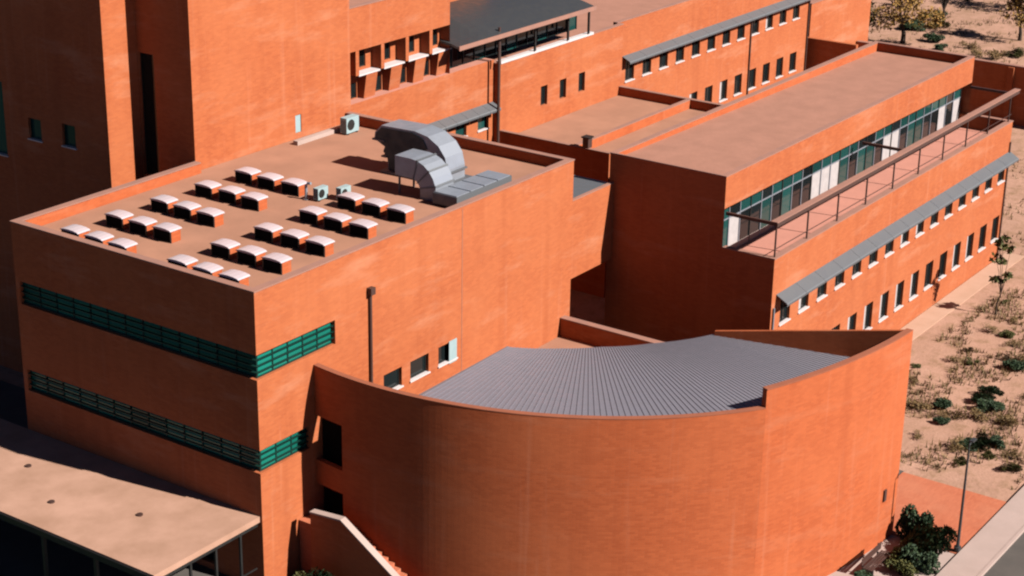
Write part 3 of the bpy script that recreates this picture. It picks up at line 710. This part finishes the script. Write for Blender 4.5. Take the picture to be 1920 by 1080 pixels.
def studio_wing():
    R = thing('studio_wing', 'brick wing with deep framed windows and a glazed top storey next to the tower', 'building', (31, 20, 0))
    X0, X1, Y, ZL, ZB, ZT = 23.4, 38.05, 15.5, 13.45, 16.35, 18.75
    xe = 33.6; rec = .7
    low = [(34.2, 35.3), (36.45, 37.55), (31.95, 33.05), (29.7, 30.8)]
    m = MB(); m.wall((X0, Y), (1, 0), X1-X0, 0, ZL, [(a-X0, b-X0, 9.3, 10.5, .22) for a, b in low]); m.build('front_wall', BRICK, R)
    for a, b in low: window(R, ((a+b)/2, Y, 9.9), b-a, 1.2, .22, glass=TEAL)
    m = MB(); m.wall((X0, Y), (1, 0), xe-X0, ZB, ZT); m.face([(X0, Y, ZB), (X0, Y+rec, ZB), (xe, Y+rec, ZB), (xe, Y, ZB)]); m.wall((xe, Y), (0, 1), 12, ZL, ZT); m.build('upper_wall', BRICK, R)
    f = MB(); f.face([(X0, Y, ZL), (X1, Y, ZL), (X1, Y+rec, ZL), (X0, Y+rec, ZL)]); f.build('ledge', PINK, R)
    us = [26.35+2.2*k for k in range(4)]; uw = .8
    m = MB(); m.wall((X0, Y+rec), (1, 0), xe-X0, ZL, ZB, [(x-X0-uw/2, x-X0+uw/2, 15.12, 16.1, .15) for x in us]+[(x-.8-X0-.4, x-.8-X0+.4, ZL+.02, 14.35, .15) for x in us]); m.build('bay_wall', BRICK, R)
    for x in us:
        window(R, (x, Y+rec, 15.61), uw, .98, .15, sill=False); window(R, (x-.8, Y+rec, 13.91), .8, .88, .15, sill=False)
        fx = x-1.25; box('fin', BRICK, R, fx, fx+.28, Y+.02, Y+rec-.003, 14.95, ZB-.003)
        box('light_shelf', WHITE, R, fx+.3, fx+2.15, Y+.05, Y+rec-.003, 14.86, 14.95)
        s = MB(); s.extrude_x([(Y+rec-.003, 14.86), (Y+.08, 14.86), (Y+.30, ZL+.003), (Y+rec-.003, ZL+.003)], fx+.98, fx+1.95); s.build('sloping_panel', BRICK, R)
    d = MB(); d.face([(X0, Y+.3, 18.35), (xe, Y+.3, 18.35), (xe, 30, 18.35), (X0, 30, 18.35)]); d.build('roof', DECK2, R)
    coping(R, X0, xe, Y, Y+.3, ZT, .05, .02); m = MB(); m.face([(X0, Y+.3, 18.3), (xe, Y+.3, 18.3), (xe, Y+.3, ZT), (X0, Y+.3, ZT)]); m.build('parapet', BRICK2, R)
    # glazed top storey
    zg0, zg1 = 13.42, 15.05
    for k in range(13):
        a = 33.75+k*1.12; b = a+1.08; yg = 16.3
        box('pane', DARKG if k % 3 else TEAL, R, a, b, yg, yg+.03, zg0, zg1)
        box('mullion', BLACKM, R, b-.01, b+.05, yg-.06, yg+.02, zg0, zg1)
    g = MB(); g.face([(48.3, 16.33, zg0), (48.3, 20, zg0), (48.3, 20, zg1), (48.3, 16.33, zg1)]); g.build('end_glazing', DARKG, R)
    box('inner_wall', BRICK, R, 33.62, 44.5, 20.62, 21, 12.8, 18.7)
    for x in (37.75, 41.5, 45.2, 47.6): box('post', BLACKM, R, x, x+.12, 14.85, 14.97, 13.42, 15.08)
    # canopy roof with a rounded end, gently vaulted
    poly = [(33.0, 14.4), (47.6, 14.4), (47.6, 20.6), (38.6, 20.6)]+[(33.6+5.0*(1-cos(a))*.0+5.0*(cos(a))*0+33.0*0+0, 0) for a in ()]
    cur = []
    for k in range(9):
        a = pi/2*k/8; cur.append((38.6-5.3*sin(a), 14.6+6.0*cos(a)))
    edge = [(33.0, 14.4), (47.6, 14.4), (47.6, 20.6)]+cur
    def zc(x, y): return 15.12+.75*sin(pi*min(1, max(0, (y-14.4)/9.0)))*min(1, (x-32.5)/4)
    m = MB(); ny, nx = 8, 16
    def left(y): 
        if y < 14.6: return 33.0
        t = min(1, (y-14.6)/6.0); return 38.6-5.3*sqrt(max(0, 1-t*t))
    for j in range(ny):
        y0, y1 = 14.4+6.2*j/ny, 14.4+6.2*(j+1)/ny
        for i in range(nx):
            xa0 = left(y0)+(47.6-left(y0))*i/nx; xb0 = left(y0)+(47.6-left(y0))*(i+1)/nx; xa1 = left(y1)+(47.6-left(y1))*i/nx; xb1 = left(y1)+(47.6-left(y1))*(i+1)/nx
            for dz, rev in ((.14, 0), (0, 1)):
                q = [(xa0, y0, zc(xa0, y0)+dz), (xb0, y0, zc(xb0, y0)+dz), (xb1, y1, zc(xb1, y1)+dz), (xa1, y1, zc(xa1, y1)+dz)]
                m.face(q[::-1] if rev else q)
        for xx in (left, None):
            p0 = left(y0) if xx else 47.6; p1 = left(y1) if xx else 47.6
            m.face([(p0, y0, zc(p0, y0)), (p1, y1, zc(p1, y1)), (p1, y1, zc(p1, y1)+.14), (p0, y0, zc(p0, y0)+.14)])
    c = m.build('canopy_roof', DARKM, R)
    box('fascia', COPE, c, 32.98, 47.62, 14.33, 14.398, 15.06, 15.32)
    for k in range(7):
        a = 30.2+k*1.11; m = MB(); m.extrude_x([(Y-.01, 10.86), (Y-.01, 10.80), (Y-.62, 10.50), (Y-.64, 10.40), (Y-.66, 10.52), (Y-.62, 10.58)], a, a+1.09); m.build('sun_shade', GREYM, R)
studio_wing()

def far_block():
    R = thing('far_block', 'plain lit brick block at the far end of the rear wing', 'building', (88, 20, 0))
    m = MB(); m.prism([(82.6, 16), (94.2, 16), (94.2, 24), (82.6, 24)], -.2, 9.5); m.build('wall', BRICK, R)
    box('yard_wall', BRICK, R, 82.0, 82.35, 11.6, 15.98, -.2, 6.9)
    coping(R, 82.6, 94.2, 16, 24, 9.5, .06, .05)
    W = thing('boundary_wall', 'long shaded brick wall crossing behind the long wing', 'wall', (92, 0, 0))
    box('wall', BRICK, W, 91.8, 92.2, -9, 15.95, -.3, 4.75); coping(W, 91.8, 92.2, -9, 15.9, 4.75, .1, .05)
    for k in range(5):
        y = -8+k*5; box('pier', BRICK, W, 91.55, 91.795, y, y+.5, -.3, 4.7)
far_block()

# ================================================================ street furniture
def lamp():
    R = thing('lamp_post', 'slender grey lamp post on the pavement edge beside the brick paving', 'lamp', (20.85, -22.4, .14))
    x, y = 20.85, -22.4
    MB().tube([(x, y, .14), (x, y, 1.0), (x, y, 5.1)], [.09, .07, .045]).build('pole', DARKM, R)
    MB().tube([(x, y, .12), (x, y, .3)], .16, 10).build('base', DARKM, R)
    MB().tube([(x, y, 5.05), (x+.02, y, 5.28), (x+.3, y, 5.36)], .03).build('arm', DARKM, R)
    box('lantern', DARKM, R, x+.2, x+.62, y-.09, y+.09, 5.32, 5.40)
lamp()
def bench():
    x0, x1, y = 16.2, 18.2, -20.15
    R = thing('bench', 'brown slatted bench against the auditorium flank wall', 'bench', (17.2, -20.1, .03))
    for k in range(4): box('slat', BROWN, R, x0, x1, y-.22+k*.12, y-.13+k*.12, .45, .48)
    for k in range(3): box('backrest_slat', BROWN, R, x0, x1, y+.26, y+.29, .55+k*.12, .64+k*.12)
    for x in (x0+.2, x1-.28): box('leg', BLACKM, R, x, x+.08, y-.2, y+.3, .03, .45); 
    for x in (x0+.2, x1-.28): box('back_support', BLACKM, R, x, x+.06, y+.29, y+.33, .03, .9)
bench()

# ================================================================ plants
def leaf_cloud(mb, rnd, centre, rad, n, size, squash=.8):
    for _ in range(n):
        while True:
            p = Vector((rnd.uniform(-1, 1), rnd.uniform(-1, 1), rnd.uniform(-1, 1)))
            if .25 < p.length < 1: break
        p = Vector((p.x*rad, p.y*rad, p.z*rad*squash))+Vector(centre)
        a = Vector((rnd.uniform(-1, 1), rnd.uniform(-1, 1), rnd.uniform(-1, 1))).normalized(); b = a.orthogonal().normalized()
        s = size*rnd.uniform(.6, 1.3)
        mb.face([p-a*s, p+b*s*.5, p+a*s, p-b*s*.5], [(0, 0)]*4)
def bush_mesh(seed, mat, loose):
    r = random.Random(seed); m = MB(); 
    for _ in range(7 if not loose else 9):
        c = (r.uniform(-.6, .6), r.uniform(-.6, .6), r.uniform(.25, .8)); leaf_cloud(m, r, c, r.uniform(.3, .5), 230 if not loose else 45, .095 if not loose else .085)
    st = MB()
    for _ in range(7):
        a = r.uniform(0, 2*pi); st.tube([(0, 0, -.05), (.25*cos(a), .25*sin(a), .35), (.5*cos(a), .5*sin(a), r.uniform(.6, .95))], [.04, .025, .01], 4)
    return m.mesh('foliage', mat), st.mesh('stem', BARK)
BM = {k: [bush_mesh(s+i, mt, lo) for i in range(3)] for k, s, mt, lo in (('dark', 10, L_DARK, 0), ('olive', 20, L_OLIVE, 0), ('dry', 30, L_DRY, 1))}
def bush(kind, x, y, s, label, group, z=0, sz=1.0, name='shrub'):
    o = thing(name, label, 'shrub', (x, y, z), group); a, b = random.choice(BM[kind])
    o.rotation_euler.z = random.uniform(0, 6.28); o.scale = (s, s, s*sz)
    link('foliage', a, o); link('stem', b, o)
g = 'shrubs planted by the auditorium corner'
bush('dark', 20.6, -20.4, .95, 'dark green shrub planted against the auditorium corner', g, .03, 1.7)
for x, y, s, l in ((20.0, -21.5, 1.25, 'largest dark green shrub, right beside the lamp post'), (19.3, -21.8, 1.0, 'dark green shrub between the largest shrub and the pavement edge'), (18.2, -21.6, 1.0, 'dark green shrub in front of the bench, by the pavement edge')): bush('dark', x, y, s, l, g, .03, 1.0)
for x, y, s, l in ((19.2, -20.75, .75, 'yellow-olive shrub beside the auditorium corner shrub'), (18.3, -20.9, .75, 'yellow-olive shrub at the near end of the bench'), (17.4, -21.2, .7, 'yellow-olive shrub in front of the bench seat')): bush('olive', x, y, s, l, g, .03, .9)
bush('dark', 15.2, -20.6, .9, 'dark rounded shrub at the foot of the auditorium wall beyond the bench', g, .03, .8)
g = 'scrub on the dry slope'
def lab_at(col, x, y, s):
    size = 'small' if s < .5 else 'large' if s > .68 else 'mid-sized'
    side = 'near the wing path' if y > -14.6 else 'by the roadside pavement' if y < -19.5 else 'midway between wing and road'
    end = ' close to the brick paving' if x < 36 else ' past the wing end' if x > 58 else ' below the far windows' if x > 47 else ''
    return f'{size} {col} scrub bush {side}{end}'
for x, y, s in ((36.4, -17.9, .85), (37.0, -17.2, .7), (31.9, -19.2, .8), (31.4, -18.7, .6), (38.2, -17.2, .7), (35.2, -15.7, .65), (42.5, -17.0, .7), (33.3, -16.5, .45), (46, -17.9, .8), (32.5, -19.7, .6)):
    bush('dark', x, y, s, lab_at('dark green', x, y, s), g, 0, .75)
rr = random.Random(11)
for k in range(46):
    x = rr.uniform(28, 62); y = rr.uniform(-21.5, -12.4)
    sz_ = rr.uniform(.35, .8); bush('dry', x, y, sz_, lab_at('dry brown', x, y, sz_), g, 0, .6)
for k in range(20):
    x = rr.uniform(29, 62); y = rr.uniform(-21.5, -12.4)
    sz_ = rr.uniform(.3, .6); bush('olive', x, y, sz_, lab_at('olive green', x, y, sz_), g, 0, .6)
g = 'scrub on the far hillside'
for k in range(90):
    x = rr.uniform(95, 150); y = rr.uniform(0, 36); sz_ = rr.uniform(.5, 1.4)
    kd = rr.choice(['dry', 'dry', 'olive', 'dark'])
    c_ = {'dry': 'dry brown', 'olive': 'olive', 'dark': 'dark green'}[kd]
    size = 'small' if sz_ < .8 else 'big' if sz_ > 1.15 else 'medium'
    pl = 'just beyond the boundary wall' if x < 106 else 'around the golden tree' if x < 120 else 'behind the golden trees' if x < 134 else 'on the farthest open ground'
    sd_ = ' towards the far block' if y > 20 else ' towards the road' if y < 9 else ''
    bush(kd, x, y, sz_, f'{size} {c_} scrub bush {pl}{sd_}', g, 0, .7)
bush('olive', 1.2, -1.2, .6, 'olive potted-size shrub at the lit corner of the office block', 'planting by the stair', .02, 1.3)
bush('dark', .9, -2.4, .8, 'dark shrub growing beside the stair side wall', 'planting by the stair', .02, 1.6)

def tree(x, y, h, cr, mat, label, seed, n=1400, name='tree', group='trees beyond the boundary wall', tk=1.0):
    r = random.Random(seed); R = thing(name, label, 'tree', (x, y, 0), group)
    t = MB(); th = h*.26; top = (x+r.uniform(-.3, .3), y+r.uniform(-.3, .3), th)
    t.tube([(x, y, -.1), (x+.05, y, th*.5), top], [.035*h*tk, .028*h*tk, .02*h*tk], 7)
    ends = []
    for k in range(7):
        a = 2*pi*k/7+r.uniform(-.3, .3); rr_ = cr*r.uniform(.4, .8); e = (x+rr_*cos(a), y+rr_*sin(a), h*r.uniform(.36, .88))
        mid = ((top[0]+e[0])/2, (top[1]+e[1])/2, (top[2]+e[2])/2+.2); t.tube([top, mid, e], [.015*h*tk, .01*h*tk, .004*h*tk], 5); ends.append(e)
    t.build('trunk', BARK, R)
    c = MB()
    for e in ends+[(x, y, h*.85), (x, y, h*.6)]: leaf_cloud(c, r, e, cr*r.uniform(.35, .55), n//9, .18)
    c.build('crown', mat, R)
tree(113.5, 20.8, 7.6, 3.4, L_GOLD, 'broad golden autumn tree beyond the boundary wall', 1, 3200)
tree(111, 24.6, 4.6, 2.2, L_OLIVE, 'olive leafy tree beside the far brick block', 2)
tree(124.5, 21.2, 5.5, 1.8, L_DRY, 'sparse brown tree on the far open ground', 3, 400)
tree(122, 12.3, 6.0, 2.2, L_GOLD, 'golden tree at the far end of the open ground', 5)
tree(136, 17.5, 6.0, 2.6, L_OLIVE, 'dark olive tree farthest out on the open ground', 6)
tree(49.9, -13.0, 5.6, .7, L_OLIVE, 'slender bare-stemmed sapling at the corner of the long wing', 4, 260, 'sapling', None, .3)

# dry grass tufts over the open ground
def grass():
    r = random.Random(5); m = MB()
    areas = [(27.5, 64, -22.3, -11.8, 5200), (93, 150, -4, 40, 5200), (61, 90, -22, -2, 1500)]
    for x0, x1, y0, y1, n in areas:
        for _ in range(n):
            x, y = r.uniform(x0, x1), r.uniform(y0, y1)
            if sin(x*.9+2*sin(y*.7))+sin(y*1.1+x*.3) < -.2: continue
            for _b in range(3):
                a = r.uniform(0, 2*pi); h = r.uniform(.12, .38); wd = .035; dx, dy = cos(a), sin(a); bx, by = x+r.uniform(-.15, .15), y+r.uniform(-.15, .15)
                m.face([(bx-dy*wd, by+dx*wd, 0), (bx+dy*wd, by-dx*wd, 0), (bx+dx*h*.6, by+dy*h*.6, h)], [(0, 0)]*3)
    tag(m.build('dry_grass', L_DRY), 'tufts of dry grass scattered over the bare ground', 'grass', kind='stuff')
grass()
